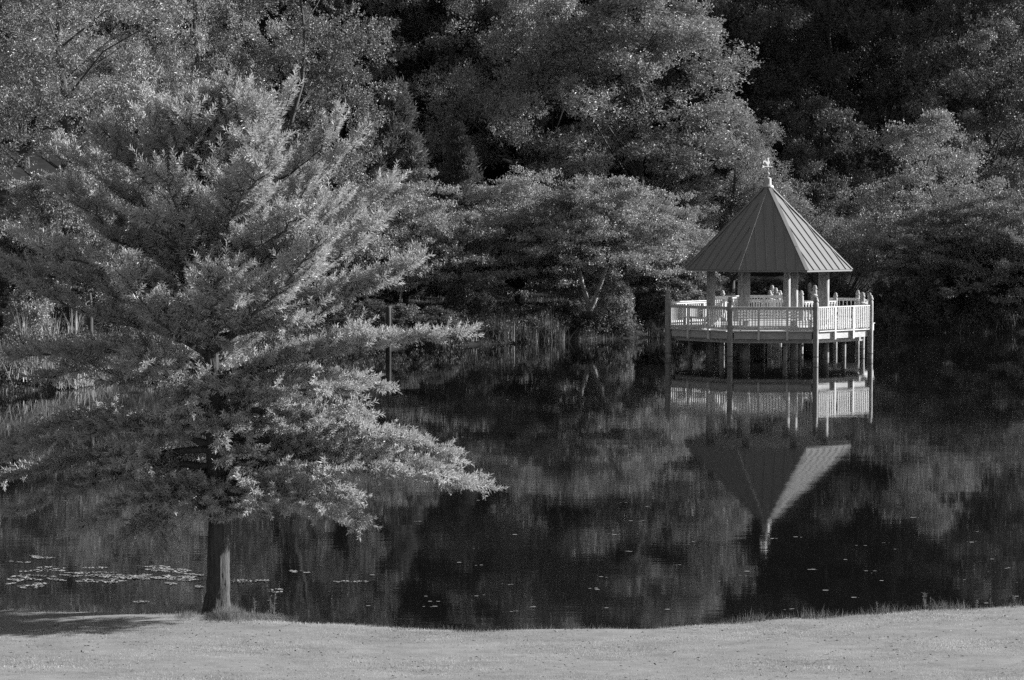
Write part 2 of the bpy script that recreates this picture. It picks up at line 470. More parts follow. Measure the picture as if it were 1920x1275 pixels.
# benches on the deck
def bench(x, y, rz, L, z, label, back=True):
    t = empty('bench', (GC.x + x, GC.y + y, z)); t.rotation_euler = (0, 0, rz)
    tag(t, label, 'bench', 'benches on the gazebo deck')
    for i in range(4):
        MB().beam((-L / 2, -.18 + i * .12, .44), (L / 2, -.18 + i * .12, .44), .10, .04).build('seat_board', M['white_wood'], t)
    if back:
        for i in range(3):
            MB().beam((-L / 2, .26, .58 + i * .13), (L / 2, .26, .58 + i * .13), .03, .10).build('back_board', M['white_wood'], t)
    for s_ in (-1, 1):
        for yy in (-.18, .2):
            MB().beam((s_ * (L / 2 - .12), yy, 0), (s_ * (L / 2 - .12), yy, .42 if yy < 0 or not back else .9), .07, .07, up=(1, 0, 0)).build('leg', M['grey_wood'], t)
    return t
bench(-.35, -3.5, math.pi, 2.6, ZD, 'long bench with its back to the front railing of the gazebo')
bench(2.3, -2.6, math.radians(30) + math.pi * 0, 1.8, ZD, 'white slatted backless bench behind the front right corner post', False)
bench(-3.1, -1.0, math.radians(-60), 1.8, ZD, 'white slatted backless bench inside the left railing of the gazebo', False)

# boardwalk from the gazebo to the shore
bw_ = empty('boardwalk', (GC.x + 2.8, GC.y + 3.3, 0))
tag(bw_, 'wooden boardwalk with railings and capped posts leading from the gazebo back to shore', 'boardwalk')
O = Vector((GC.x + 2.8, GC.y + 3.3, 0))
def strip(p, q, w, z=ZD - .004):
    p, q = Vector(p) - O, Vector(q) - O; d = (q - p).normalized(); n = Vector((d.y, -d.x, 0)); L = (q - p).length
    k = int(L / .3)
    for i in range(k):
        a, c = p + d * (L * i / k + .01), p + d * (L * (i + 1) / k - .01)
        MB().beam(a + Vector((0, 0, z - .02)), c + Vector((0, 0, z - .02)), w, .04).build('plank', M['grey_wood'], bw_)
    MB().beam(p + n * (w / 2 - .1) + Vector((0, 0, z - .2)), q + n * (w / 2 - .1) + Vector((0, 0, z - .2)), .08, .3).build('stringer', M['grey_wood'], bw_)
    MB().beam(p - n * (w / 2 - .1) + Vector((0, 0, z - .2)), q - n * (w / 2 - .1) + Vector((0, 0, z - .2)), .08, .3).build('stringer', M['grey_wood'], bw_)
strip((GC.x + 3.3, GC.y + 3.0, 0), (GC.x + 4.4, GC.y + 4.7, 0), 2.3)
strip((12.4, 107.6, 0), (16.5, 107.6, 0), 3.6, ZD - .002)
strip((13.9, 109.4, 0), (15.3, 131, 0), 2.1)
bp = []
for i in range(6):
    t = i / 5; d = 109.2 + t * 21
    bp.append(((12.75 + 1.45 * t, d), (14.95 + 1.45 * t, d)))
for l, r in bp:
    for x, y in (l, r):
        log_post(x - O.x, y - O.y, -1.1, 2.15, bw_, .12)
for s_ in (0, 1):
    for i in range(5):
        a, c = bp[i][s_], bp[i + 1][s_]
        railing((a[0] - O.x, a[1] - O.y, 0), (c[0] - O.x, c[1] - O.y, 0), ZD, 2.12, bw_, 10, 1, 0)
v4, v5 = gp(ANG[4], RD) + GC, gp(ANG[5], RD) + GC
for a, c in (((v5.x + .1, v5.y + .1), (14.95, 105.8)), ((12.3, 105.9), (14.85, 105.9)), ((12.3, 106.0), (12.3, 109.2)), ((16.5, 105.9), (16.5, 109.3)), ((15.1, 109.35), (16.5, 109.35)), ((v4.x + .15, v4.y + .2), (16.5, 105.8))):
    railing((a[0] - O.x, a[1] - O.y, 0), (c[0] - O.x, c[1] - O.y, 0), ZD, 2.2, bw_, max(2, int(math.dist(a, c) / .2)), 0, 0, inset=.05)
for x, y in ((12.3, 105.9), (16.5, 105.8), (12.3, 109.4), (16.5, 109.4), (14.95, 105.95)):
    log_post(x - O.x, y - O.y, -1.1, 2.15, bw_, .1)

# ------------------------------------------------------------------ trees
def trunk_line(base, top, lean=(0, 0), n=9, wob=.15, r=None):
    t = np.linspace(0, 1, n)[:, None]
    P = np.array(base)[None] * (1 - t) + np.array(top)[None] * t
    P[1:-1, :2] += r.normal(size=(n - 2, 2)) * wob
    return P

def clump_leaves(r, C, rad, flat_, nsub, nleaf, ls, up=.6, sub=.16, shell=.6, aspect=.45, hang=0.):
    """foliage: for each clump centre, nsub sprays each with nleaf leaves"""
    n = len(C)
    U = unit(r, n * nsub).reshape(n, nsub, 3)
    q = (shell + (1 - shell) * r.random((n, nsub, 1))) * (.4 + .6 * r.random((n, nsub, 1)) ** .4)
    SC = C[:, None] + U * q * np.stack([rad, rad, rad * flat_], 1)[:, None]
    SC = SC.reshape(-1, 3); SN = U.reshape(-1, 3)
    m = len(SC)
    sd_ = SN + np.array([0, 0, .25]); sd_ += r.normal(size=(m, 3)) * .4; sd_ /= np.linalg.norm(sd_, axis=1)[:, None]
    t = r.random((m, nleaf, 1))
    P = SC[:, None] + sd_[:, None] * (t - .5) * sub * 2.6 + r.normal(size=(m, nleaf, 3)) * sub * .45
    P = P.reshape(-1, 3)
    D = (sd_[:, None] * .5 + r.normal(size=(m, nleaf, 3)) * .8).reshape(-1, 3); D[:, 2] -= hang
    N = (SN[:, None] * 1.5 + r.normal(size=(m, nleaf, 3)) * .5).reshape(-1, 3); N[:, 2] += up * .7
    k = len(P)
    tone = np.repeat(.75 + .5 * r.random(m), nleaf) * (.8 + .4 * r.random(k))
    L = ls * (.7 + .6 * r.random(k))
    return leaves(P, D, N, L, L * aspect, tone)

def profile(kind, u):
    if kind == 'oval': return np.sin(np.pi * np.clip(u, 0, 1) ** .75) ** .6
    if kind == 'cone': return (1 - u) ** .8 * np.minimum(1, u * 6 + .35)
    if kind == 'column': return np.minimum(1, (1 - u) * 2.4) ** .6 * np.minimum(1, u * 4 + .55)
    if kind == 'dome': return np.sqrt(np.clip(1 - u ** 2.2, 0, 1))

def tree_meshes(name, seed, H, R, base, kind, n, rad, nsub, nleaf, ls, lmat, trunk_r, flat_=.65, up=.6, sub=.16, aspect=.45, hang=0., irr=.35, shellb=.55, tmat=None, nl=26):
    r = np.random.RandomState(seed)
    u = r.random(n) ** .9
    pr = profile(kind, u) * R
    th = r.random(n) * 2 * np.pi
    lob = 1 + irr * np.sin(th * 3 + seed + u * 5) * np.sin(u * 9 + seed * 2) + irr * .5 * np.sin(th * 5 + seed * 3 - u * 7)
    q = shellb + (1 - shellb) * r.random(n) ** .6
    q[: n // 5] *= r.random(n // 5)
    rr = pr * q * lob
    C = np.stack([rr * np.cos(th), rr * np.sin(th), base + u * (H - base)], 1)
    radv = rad * (.6 + .7 * r.random(n)) * np.clip(.5 + profile(kind, u) * .6, .4, 1)
    V, T, tn = clump_leaves(r, C, radv, flat_, nsub, nleaf, ls, up, sub, .5, aspect, hang)
    crown = np_mesh(name + '_crown', V, T, lmat, tn)
    P = trunk_line((0, 0, -.6), (0, 0, H * .92), n=9, wob=R * .05, r=r)
    TR = [tube_arrays(P, trunk_r * (1 - np.linspace(0, 1, 9) * .88) * np.array([1.35] + [1] * 8), 9)]
    for i in r.permutation(n)[:nl]:
        c = C[i]; z0 = max(base * .7, c[2] - np.hypot(c[0], c[1]) * .8)
        f = np.clip((z0 + .6) / (H * .92 + .6), 0, .97); b0 = np.array([np.interp(f, np.linspace(0, 1, 9), P[:, j]) for j in range(3)])
        mid = (b0 + c) / 2 + r.normal(size=3) * .2 * R / 4; mid[2] += .15 * R / 3
        w = trunk_r * .32 * (1 - f * .6)
        TR.append(tube_arrays([b0, b0 * .6 + mid * .4, mid, c * .7 + mid * .3, c], [w, w * .85, w * .6, w * .4, w * .2], 5))
    V, Q = join_tubes(TR)
    trunk = np_mesh(name + '_trunk', V, Q, tmat or M['bark'], smooth=True, k=4)
    return crown, trunk

def place(name, meshes, x, y, label, cat, group=None, s=(1, 1, 1), rz=0, mat_=None):
    t = empty(name, (x, y, gz(x, y) - .05)); t.scale = s; t.rotation_euler = (0, 0, rz)
    tag(t, label, cat, group)
    c = link('crown', meshes[0], t); link('trunk', meshes[1], t)
    if mat_:
        c.material_slots[0].link = 'OBJECT'; c.material_slots[0].material = M[mat_]
    return t

# --- forest kinds (shared meshes)
BA = tree_meshes('broad_a', 11, 19, 5.2, 2.5, 'oval', 120, 1.45, 85, 10, .17, M['broad_leaf'], .28)
BB = tree_meshes('broad_b', 12, 18, 5.6, 1.8, 'oval', 130, 1.4, 80, 10, .16, M['broad_leaf'], .3, irr=.55)
BC = tree_meshes('broad_c', 15, 20, 4.6, 3.0, 'column', 150, 1.3, 50, 10, .17, M['broad_leaf'], .26, flat_=.5)
FA = tree_meshes('fine_a', 21, 19, 4.3, 2.5, 'column', 200, 1.1, 46, 10, .13, M['fine_leaf'], .24, aspect=.4, hang=.5, sub=.13)
FB = tree_meshes('fine_b', 23, 18, 4.6, 1.2, 'column', 230, 1.05, 46, 10, .12, M['fine_leaf'], .24, aspect=.5, sub=.12, irr=.3)
ST = tree_meshes('small_tree', 31, 9, 4.0, 1.2, 'dome', 150, .9, 26, 9, .14, M['broad_leaf'], .16, flat_=.4)
CY = tree_meshes('cypress', 41, 12, 2.6, .4, 'cone', 170, .6, 22, 9, .34, M['needle'], .16, flat_=.7, aspect=.13, up=.1, hang=-.7, sub=.2, irr=.35)

# --- cherry: flat layered sprays on arching limbs
def cherry_meshes(seed, H, R, low=1.7, stems=3):
    r = np.random.RandomState(seed); C = []; rad = []; TR = []
    fork = np.array([0, 0, 1.0])
    if stems == 2:
        TR.append(tube_arrays([(0, 0, -.9), (.02, 0, -.2), (0, 0, .45)], [.3, .21, .17], 9))
        TR.append(tube_arrays([(0, 0, .3), (-.2, 0, .9), (-.42, 0, 1.7), (-.6, .1, 2.7)], [.14, .12, .1, .07], 8))
        TR.append(tube_arrays([(0, 0, .3), (.28, 0, .95), (.55, .05, 1.7), (.95, 0, 2.9)], [.14, .12, .1, .07], 8))
        fork = np.array([0, 0.3, 2.2])
    else: TR.append(tube_arrays([(0, 0, -.6), (.03, 0, .2), fork], [.24, .17, .15], 9))
    nb = 34
    for i in range(nb):
        th = i * 2.4 + r.random() * .5; ru = (.35 + .65 * r.random()) if i % 3 else 1.0
        rt = R * ru * (.85 + .3 * r.random())
        zt = low + (H - low) * (r.random() ** .8) * math.sqrt(max(.05, 1 - (rt / (R * 1.25)) ** 2))
        tip = np.array([rt * math.cos(th), rt * math.sin(th), zt])
        mid = tip * .5 + fork * .5; mid[2] += .6 + .25 * (zt - 1)
        pts = []
        for t in np.linspace(0, 1, 8):
            pts.append((1 - t) ** 2 * fork + 2 * t * (1 - t) * mid + t * t * tip)
        pts = np.array(pts); pts[1:] += r.normal(size=(7, 3)) * .08
        TR.append(tube_arrays(pts, np.linspace(.085, .012, 8), 5))
        for t in np.linspace(.3, 1.05, 9):
            c = (1 - t) ** 2 * fork + 2 * t * (1 - t) * mid + t * t * tip
            for k in range(2):
                o = r.normal(size=3) * np.array([.55, .55, .12]) * (.4 + t)
                C.append(c + o); rad.append(.45 + .35 * r.random())
    # domed upper layers
    for i in range(230):
        th = r.random() * 6.283; q = math.sqrt(r.random()); rr = R * q * (1 + .12 * math.sin(th * 4 + seed) + .08 * math.sin(th * 9))
        zt = low + .5 + (H - low - .5) * (1 - q ** 2.4) - (r.random() ** 1.4) * 2.2
        zt = max(zt, low + .3 * r.random())
        zt = (math.floor((zt + .25 * math.sin(th * 3 + seed)) / .62) + .12 * r.normal()) * .62 + .2 * math.sin(th * 5) - .12 * q
        C.append((rr * math.cos(th), rr * math.sin(th), zt)); rad.append(.4 + .45 * r.random())
    C = np.array(C); rad = np.array(rad)
    V, T, tn = clump_leaves(r, C, rad * 1.15, .11, 14, 10, .13, 2.2, .13, .3, .5, .15)
    V2, Q2 = join_tubes(TR)
    return np_mesh('cherry_crown_%d' % seed, V, T, M['cherry_leaf'], tn), np_mesh('cherry_trunk_%d' % seed, V2, Q2, M['log'] if stems == 2 else M['oak_bark'], smooth=True, k=4)
C1 = cherry_meshes(51, 7.2, 4.6); C2 = cherry_meshes(52, 7.0, 5.0, 1.3); C3 = cherry_meshes(57, 7.2, 4.5, 2.9, 2)

# ---- individual trees : (name, mesh, photo x, distance, label, category, scale, turn, material)
def at(x, d): return (x - 960) * d / F, d
TREES = [
    ('shade_tree', FA, 120, 103, 'tall fine-leaved tree at the far left, glinting, with dark leaning limbs', 'tree', (1.25, 1.1, 1.1), .3, None),
    ('shade_tree', FB, 560, 119, 'tall dense bright tree behind the top of the big lakeside oak', 'tree', (1.0, 1.0, 1.1), 1.1, None),
    ('shade_tree', FB, 375, 131, 'darker fine-leaved tree in the gap between the two bright tall trees on the left', 'tree', (.9, .9, 1.15), 2.6, 'broad_leaf'),
    ('shade_tree', FB, 50, 122, 'fine-leaved tree behind the leaning limbs of the far left tall tree', 'tree', (1.0, 1.0, 1.1), 1.9, 'broad_leaf'),
    ('shade_tree', FB, 215, 128, 'fine-leaved tree filling the gap right of the far left tall tree', 'tree', (1.0, 1.0, 1.15), .6, 'broad_leaf'),
    ('broadleaf_tree', BC, 850, 147, 'tall dim tree in the dark gap above the small cypress', 'tree', (1.2, 1.1, 1.1), .6, 'broad_leaf'),
    ('cypress_tree', CY, 745, 124, 'feathery cypress rising just right of the big lakeside oak', 'tree', (1.1, 1.1, .97), 0, None),
    ('cypress_tree', CY, 860, 128, 'smaller dark feathery cypress in the shade behind the cherry trees', 'tree', (.95, .95, .78), 1, None),
    ('broadleaf_tree', BB, 1020, 140, 'broad tree with bright leaf tufts near the top middle, left of the largest lit tree', 'tree', (.95, .95, 1.1), .4, None),
    ('broadleaf_tree', BA, 1205, 138, 'largest sunlit broadleaf tree, rising left of the gazebo roof', 'tree', (1.45, 1.3, 1.0), 2.2, None),
    ('broadleaf_tree', BB, 1370, 136, 'broadleaf tree with pale right edge, directly behind the weathervane', 'tree', (.62, .7, .62), 4.2, None),
    ('broadleaf_tree', ST, 1540, 142, 'dim round-topped tree in the dark wood right of the weathervane', 'tree', (.95, .95, 1.25), 2, 'dark_and_shaded_leaf'),
    ('broadleaf_tree', ST, 1740, 132, 'spreading tree with a lit right shoulder above the right-hand cherries', 'tree', (1.15, 1.15, 1.18), 3.9, 'mid_cherry'),
    ('broadleaf_tree', BC, 1800, 150, 'tall tree with bright leaf tips in the upper right of the wood', 'tree', (1, 1, 1.05), 5, 'half_shaded_leaf'),
    ('cherry_tree', C1, 760, 115, 'layered cherry tree beside the right edge of the big lakeside oak', 'tree', (.95, .95, 1), 0, None),
    ('cherry_tree', C2, 970, 121, 'layered cherry tree on a single dark trunk, in the middle of the row', 'tree', (.85, .9, 1.03), 1.3, None),
    ('cherry_tree', C3, 1107, 116.8, 'layered cherry tree with a pale forked trunk above the round shrub', 'tree', (1, .95, 1.0), 0, None),
    ('cherry_tree', C2, 1235, 123, 'cherry tree whose branches reach towards the left side of the gazebo roof', 'tree', (.62, .8, .86), 4, None),
    ('cherry_tree', C2, 1800, 125, 'wide flat-layered cherry tree on the right bank beyond the gazebo', 'tree', (1, .9, .9), 2, 'mid_cherry'),
    ('cherry_tree', C1, 1960, 124, 'flat-layered cherry tree cut by the right edge of the view', 'tree', (1, 1, 1), 5, 'mid_cherry'),
    ('cherry_tree', C2, 130, 96, 'cherry tree behind the left branches of the oak, above the reeds', 'tree', (.9, .9, 1), .8, None),
    ('cherry_tree', C1, 330, 106, 'cherry tree behind the left half of the oak, near its trunk', 'tree', (1, 1, 1), 3, None),
    ('cherry_tree', C1, 590, 112, 'cherry tree hidden for the most part behind the right half of the oak', 'tree', (1, 1, 1), 4.4, None),
]
for nm, me, x, d, lab, cat, s_, rz, mt in TREES:
    X, Y = at(x, d)
    g = 'layered cherry trees along the far bank' if nm == 'cherry_tree' else None
    place(nm, me, X, Y, lab, cat, g, s_, rz, mt)
# rows of dark wood behind
r = np.random.RandomState(5)
MARKS = [(0, 'the far left tall tree'), (260, 'the top left of the oak'), (450, 'the dense bright tree'), (640, 'the right edge of the dense bright tree'), (780, 'the feathery cypress'),
         (930, 'the middle cherries'), (1100, 'the left half of the largest lit tree'), (1270, 'the right half of the largest lit tree'), (1430, 'the weathervane'), (1570, 'the plumed shrub'),
         (1720, 'the lit-shouldered tree'), (1860, 'the right edge of the view')]
ROWN = ['front', 'second', 'third', 'rearmost']
for row, d in enumerate((151, 164, 179, 197)):
    for k, (mx_, lm) in enumerate(MARKS):
        xx = (mx_ + (60 if row % 2 else -30) - 960) * d / F + r.uniform(-1.5, 1.5); yy = d + r.uniform(-3.5, 3.5)
        me = (BA, BB, BC)[r.randint(3)]
        place('forest_tree', me, xx, yy, 'dark tall tree, %s row, behind %s' % (ROWN[row], lm), 'tree', 'tall trees of the shaded wood',
              (1.15, 1.15, r.uniform(.95, 1.2)), r.uniform(0, 6), 'dark_and_shaded_leaf')

# ------------------------------------------------------------------ shrubs and reeds on the far bank
SH = tree_meshes('shrub', 61, 1.7, .95, .15, 'dome', 60, .3, 22, 9, .09, M['shrub_leaf'], .03, flat_=.9, sub=.08, irr=.15, nl=14)
UP = None
def plume_shrub(seed, n, H, R):
    r = np.random.RandomState(seed); P = []; D = []; TR = []
    for i in range(n):
        th = r.random() * 6.283; q = math.sqrt(r.random()); base = np.array([R * q * math.cos(th), R * q * math.sin(th), H * .35 * (1 - q * .3)])
        dirn = np.array([.35 * q * math.cos(th), .35 * q * math.sin(th), 1.]); L = H * (.62 - .28 * q ** 2) * (.8 + .3 * r.random())
        TR.append(tube_arrays([base * [.3, .3, 0], base, base + dirn * L], [.04, .02, .004], 4))
        m = 190; t = r.random(m) ** .8
        wd = .26 * (1 - t * .6)
        P.append(base + dirn * L * t[:, None] + r.normal(size=(m, 3)) * wd[:, None]); D.append(dirn * .9 + r.normal(size=(m, 3)) * .45)
    for i in range(n * 2):
        th = r.random() * 6.283; q = math.sqrt(r.random()); c = np.array([R * 1.05 * q * math.cos(th), R * 1.05 * q * math.sin(th), H * .6 * r.random() * (1 - q * q * .5)])
        P.append(c + r.normal(size=(70, 3)) * .25); D.append(r.normal(size=(70, 3)) + [0, 0, .5])
    P = np.concatenate(P); D = np.concatenate(D); k = len(P)
    V, T, tn = leaves(P, D, r.normal(size=(k, 3)), .13 * (.7 + .6 * r.random(k)), .04, .75 + .5 * r.random(k))
    V2, Q2 = join_tubes(TR)
    return np_mesh('plume_crown', V, T, M['fine_leaf'], tn), np_mesh('plume_stems', V2, Q2, M['bark'], k=4)
PL = plume_shrub(71, 46, 5.6, 2.3)
X, Y = at(1570, 126)
place('plume_shrub', PL, X, Y, 'tall shrub with upright pale shoots just behind the right side of the roof', 'shrub', None, (1, 1, 1), 0)
SHRUBS = [(1152, 115.3, 1.05, 1.4, 'mid_cherry', 'round pale shrub at the water below the forked cherry trunk'),
          (1262, 118, 1.7, 1.2, 'half_shaded_leaf', 'broad low shrub just left of the gazebo railing'),
          (1215, 118, 1.1, .9, 'dark_and_shaded_leaf', 'dark shrub between the round pale shrub and the gazebo'),
          (1065, 114.6, 1.1, .6, 'dark_and_shaded_leaf', 'dark low shrub at the foot of the forked cherry'),
          (880, 111.5, 1.2, 1.25, 'dark_and_shaded_leaf', 'dark drooping shrub left of the tall reeds'),
          (1725, 122, 1.4, 1.8, 'dark_and_shaded_leaf', 'tall dark shrub under the right-hand cherry tree'),
          (1655, 121.5, .9, 1.0, None, 'small tufted shrub right of the gazebo corner post'),
          (1830, 123, 1.3, 1.2, 'dark_and_shaded_leaf', 'dark rounded shrub on the right bank behind the reeds'),
          (1905, 123.5, 1.6, 1.2, 'dark_and_shaded_leaf', 'dark shrub on the bank at the right edge'),
          (1440, 121, 2.0, 1.0, 'dark_and_shaded_leaf', 'dark shrub seen through the gazebo posts'),
          (1545, 123, 1.6, 1.2, 'dark_and_shaded_leaf', 'dark shrub beneath the tall plumed shrub'),
          (55, 89, 1.0, 1.25, 'cherry_leaf', 'small bright bush behind the left reeds'),
          (215, 92, 1.1, 1.1, 'cherry_leaf', 'bright leafy sapling bush right of the pale short trunk'),
          (700, 106.5, 1.2, .9, None, 'low shrub on the bank behind the wooden post'),
          (757, 107.6, 1.3, .8, 'half_shaded_leaf', 'low spreading shrub at the water just right of the wooden post'),
          (810, 108.6, 1.2, .7, 'dark_and_shaded_leaf', 'dark low shrub between the spreading shrub and the drooping one'),
          (620, 104.0, 1.5, 1.0, 'dark_and_shaded_leaf', 'dark bank shrub behind the right half of the oak'),
          (480, 99, 1.4, 1.0, 'dark_and_shaded_leaf', 'dark bank shrub behind the trunk side of the oak'),
          (330, 93, 1.4, 1.0, 'dark_and_shaded_leaf', 'dark bank shrub right of the bright sapling bush')]
for i, (x, d, w, h, mt, lab) in enumerate(SHRUBS):
    X, Y = at(x, d)
    place('shrub', SH, X, Y, lab, 'shrub', 'shrubs on the far bank', (w, w, h), i * 1.7, mt)

def blade_mesh(name, seed, n, R, H, W, m, lean=.25, ry=None, droop=.25):
    """clump of reed blades: each a bent tapering strip"""
    r = np.random.RandomState(seed); ry = R if ry is None else ry
    th = r.random(n) * 6.283; q = np.abs(r.normal(size=n)) * .55
    B = np.stack([R * q * np.cos(th), ry * q * np.sin(th), np.full(n, -.15)], 1)
    az = r.random(n) * 6.283; le = lean * r.random(n) ** 1.3; h = H * (.25 + .75 * r.random(n)) * np.clip(1.15 - .45 * q, .3, 1)
    d = np.stack([np.cos(az) * le, np.sin(az) * le, np.ones(n)], 1)
    side = np.stack([-np.sin(az + .8), np.cos(az + .8), np.zeros(n)], 1)
    mid = B + d * h[:, None] * .55; tip = mid + d * h[:, None] * .45 + np.stack([np.cos(az), np.sin(az), -np.ones(n) * .5], 1) * (h * droop * r.random(n) * le * 2)[:, None]
    w = W * (.6 + .6 * r.random(n))[:, None]
    V = np.stack([B - side * w / 2, B + side * w / 2, mid - side * w * .4, mid + side * w * .4, tip], 1).reshape(-1, 3)
    i = (np.arange(n) * 5)[:, None]
    T = np.concatenate([i + [0, 1, 3], i + [0, 3, 2], i + [2, 3, 4]], 1).reshape(-1, 3)
    return np_mesh(name, V, T, m, np.repeat(.7 + .6 * r.random(n), 5))
RB = blade_mesh('reed_bright', 81, 460, 1.1, 1.4, .032, M['reed'], .8, 1.3, .6)
RT = blade_mesh('cattail', 82, 26, .3, 1.5, .045, M['reed'], .5)
RDm = blade_mesh('reed_dim', 83, 260, .9, 1.5, .035, M['dim_reed'], .8, .9, .5)
FG = blade_mesh('fringe', 84, 420, 1.4, .42, .02, M['dim_reed'], .5, .5)
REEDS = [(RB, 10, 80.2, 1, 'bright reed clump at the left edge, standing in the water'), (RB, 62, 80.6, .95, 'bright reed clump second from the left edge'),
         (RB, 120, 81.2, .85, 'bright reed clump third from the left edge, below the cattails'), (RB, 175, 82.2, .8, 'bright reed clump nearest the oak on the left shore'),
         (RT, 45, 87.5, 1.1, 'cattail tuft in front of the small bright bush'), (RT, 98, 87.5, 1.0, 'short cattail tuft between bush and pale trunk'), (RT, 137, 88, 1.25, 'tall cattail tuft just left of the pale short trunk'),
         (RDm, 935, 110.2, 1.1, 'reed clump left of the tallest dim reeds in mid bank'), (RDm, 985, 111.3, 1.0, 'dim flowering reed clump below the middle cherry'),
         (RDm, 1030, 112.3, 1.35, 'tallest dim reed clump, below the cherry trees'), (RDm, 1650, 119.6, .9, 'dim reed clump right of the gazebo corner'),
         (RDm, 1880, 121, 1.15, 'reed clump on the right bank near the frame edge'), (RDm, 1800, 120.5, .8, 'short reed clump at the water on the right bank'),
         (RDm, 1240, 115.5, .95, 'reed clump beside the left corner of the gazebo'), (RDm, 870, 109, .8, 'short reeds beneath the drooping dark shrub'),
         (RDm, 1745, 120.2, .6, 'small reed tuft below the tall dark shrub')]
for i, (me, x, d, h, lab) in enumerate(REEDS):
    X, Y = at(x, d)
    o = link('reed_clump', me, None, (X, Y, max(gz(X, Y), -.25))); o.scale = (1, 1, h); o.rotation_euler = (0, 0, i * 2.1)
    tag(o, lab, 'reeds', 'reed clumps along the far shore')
# low marsh grass fringe along the whole far shoreline: one uncountable strip
r = np.random.RandomState(9)
def strip_grass(name, seed, n, xs_, yf, zf, H, W, m, lean=.5):
    r = np.random.RandomState(seed)
    X = r.uniform(xs_[0], xs_[1], n); Y = yf(X, r); Z = zf(X, Y) - .02
    az = r.random(n) * 6.283; le = lean * r.random(n); h = (H(X, Y, r) if callable(H) else H * (.4 + .6 * r.random(n)))
    B = np.stack([X, Y, Z], 1)
    d = np.stack([np.cos(az) * le, np.sin(az) * le, np.ones(n)], 1); side = np.stack([-np.sin(az + 1), np.cos(az + 1), np.zeros(n)], 1)
    w = (W * (.6 + .6 * r.random(n)))[:, None]
    V = np.stack([B - side * w / 2, B + side * w / 2, B + d * h[:, None]], 1).reshape(-1, 3)
    T = np.arange(n * 3).reshape(-1, 3)
    pt = np.array([mnoise.noise(Vector((a * .9, b_ * 2.2, 0))) + .7 * mnoise.noise(Vector((a * 4, b_ * 7, 3))) for a, b_ in zip(X, Y)]) if name == 'lawn_grass' else 0
    return np_mesh(name, V, T, m, np.repeat((.5 + .9 * r.random(n)) * (1 + .6 * pt), 3))
me = strip_grass('marsh_grass', 91, 60000, (-30, 34), lambda X, r: far_shore(X) + r.normal(size=len(X)) * .5 + .5, ground_z, lambda X, Y, r: .36 * np.clip(.45 + .6 * np.sin(X * 1.3 + 2) * np.sin(X * .37) + .25 * np.sin(X * 4.1), .12, 1) * (.3 + .9 * r.random(len(X))), .03, M['dark_and_shaded_leaf'], 1.0)
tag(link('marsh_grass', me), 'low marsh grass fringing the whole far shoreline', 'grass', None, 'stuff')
me = strip_grass('bank_ground_cover', 92, 70000, (-30, 34), lambda X, r: far_shore(X) + 1 + 22 * r.random(len(X)) ** 1.5, ground_z, .28, .05, M['dark_and_shaded_leaf'], 1.2)
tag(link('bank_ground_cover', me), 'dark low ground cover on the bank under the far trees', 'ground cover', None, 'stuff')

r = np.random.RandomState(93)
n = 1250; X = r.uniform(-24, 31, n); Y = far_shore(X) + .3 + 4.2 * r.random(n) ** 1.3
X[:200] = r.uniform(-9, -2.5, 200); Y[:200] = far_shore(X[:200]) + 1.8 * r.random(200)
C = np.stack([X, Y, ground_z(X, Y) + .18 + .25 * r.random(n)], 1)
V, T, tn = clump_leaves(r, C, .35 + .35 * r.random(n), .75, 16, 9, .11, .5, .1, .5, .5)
tag(link('undergrowth', np_mesh('undergrowth', V, T, M['dark_and_shaded_leaf'], tn)), 'dark leafy undergrowth covering the sloping far bank', 'undergrowth', None, 'stuff')
# short pale trunk on the left bank, wooden mooring post
X, Y = at(168, 87)
t = MB().lathe((0, 0, 0), [(.17, -.3), (.14, 0), (.12, .5), (.11, 1.1), (.10, 1.6), (.05, 1.9)], 10).build('tree_stump', M['oak_bark'], None, True, (X, Y, gz(X, Y)))
tag(t, 'short pale lit trunk on the left bank beside the cattails', 'tree trunk')
X, Y = at(728, 104)
MBp = MB().lathe((0, 0, 0), [(.12, -1.1), (.12, 1.9), (.10, 1.98), (.03, 2.02)], 12)
t = MBp.build('wooden_post', M['oak_bark'], None, True, (X, Y, 0))
tag(t, 'lone wooden post standing in the water just right of the oak foliage', 'post')

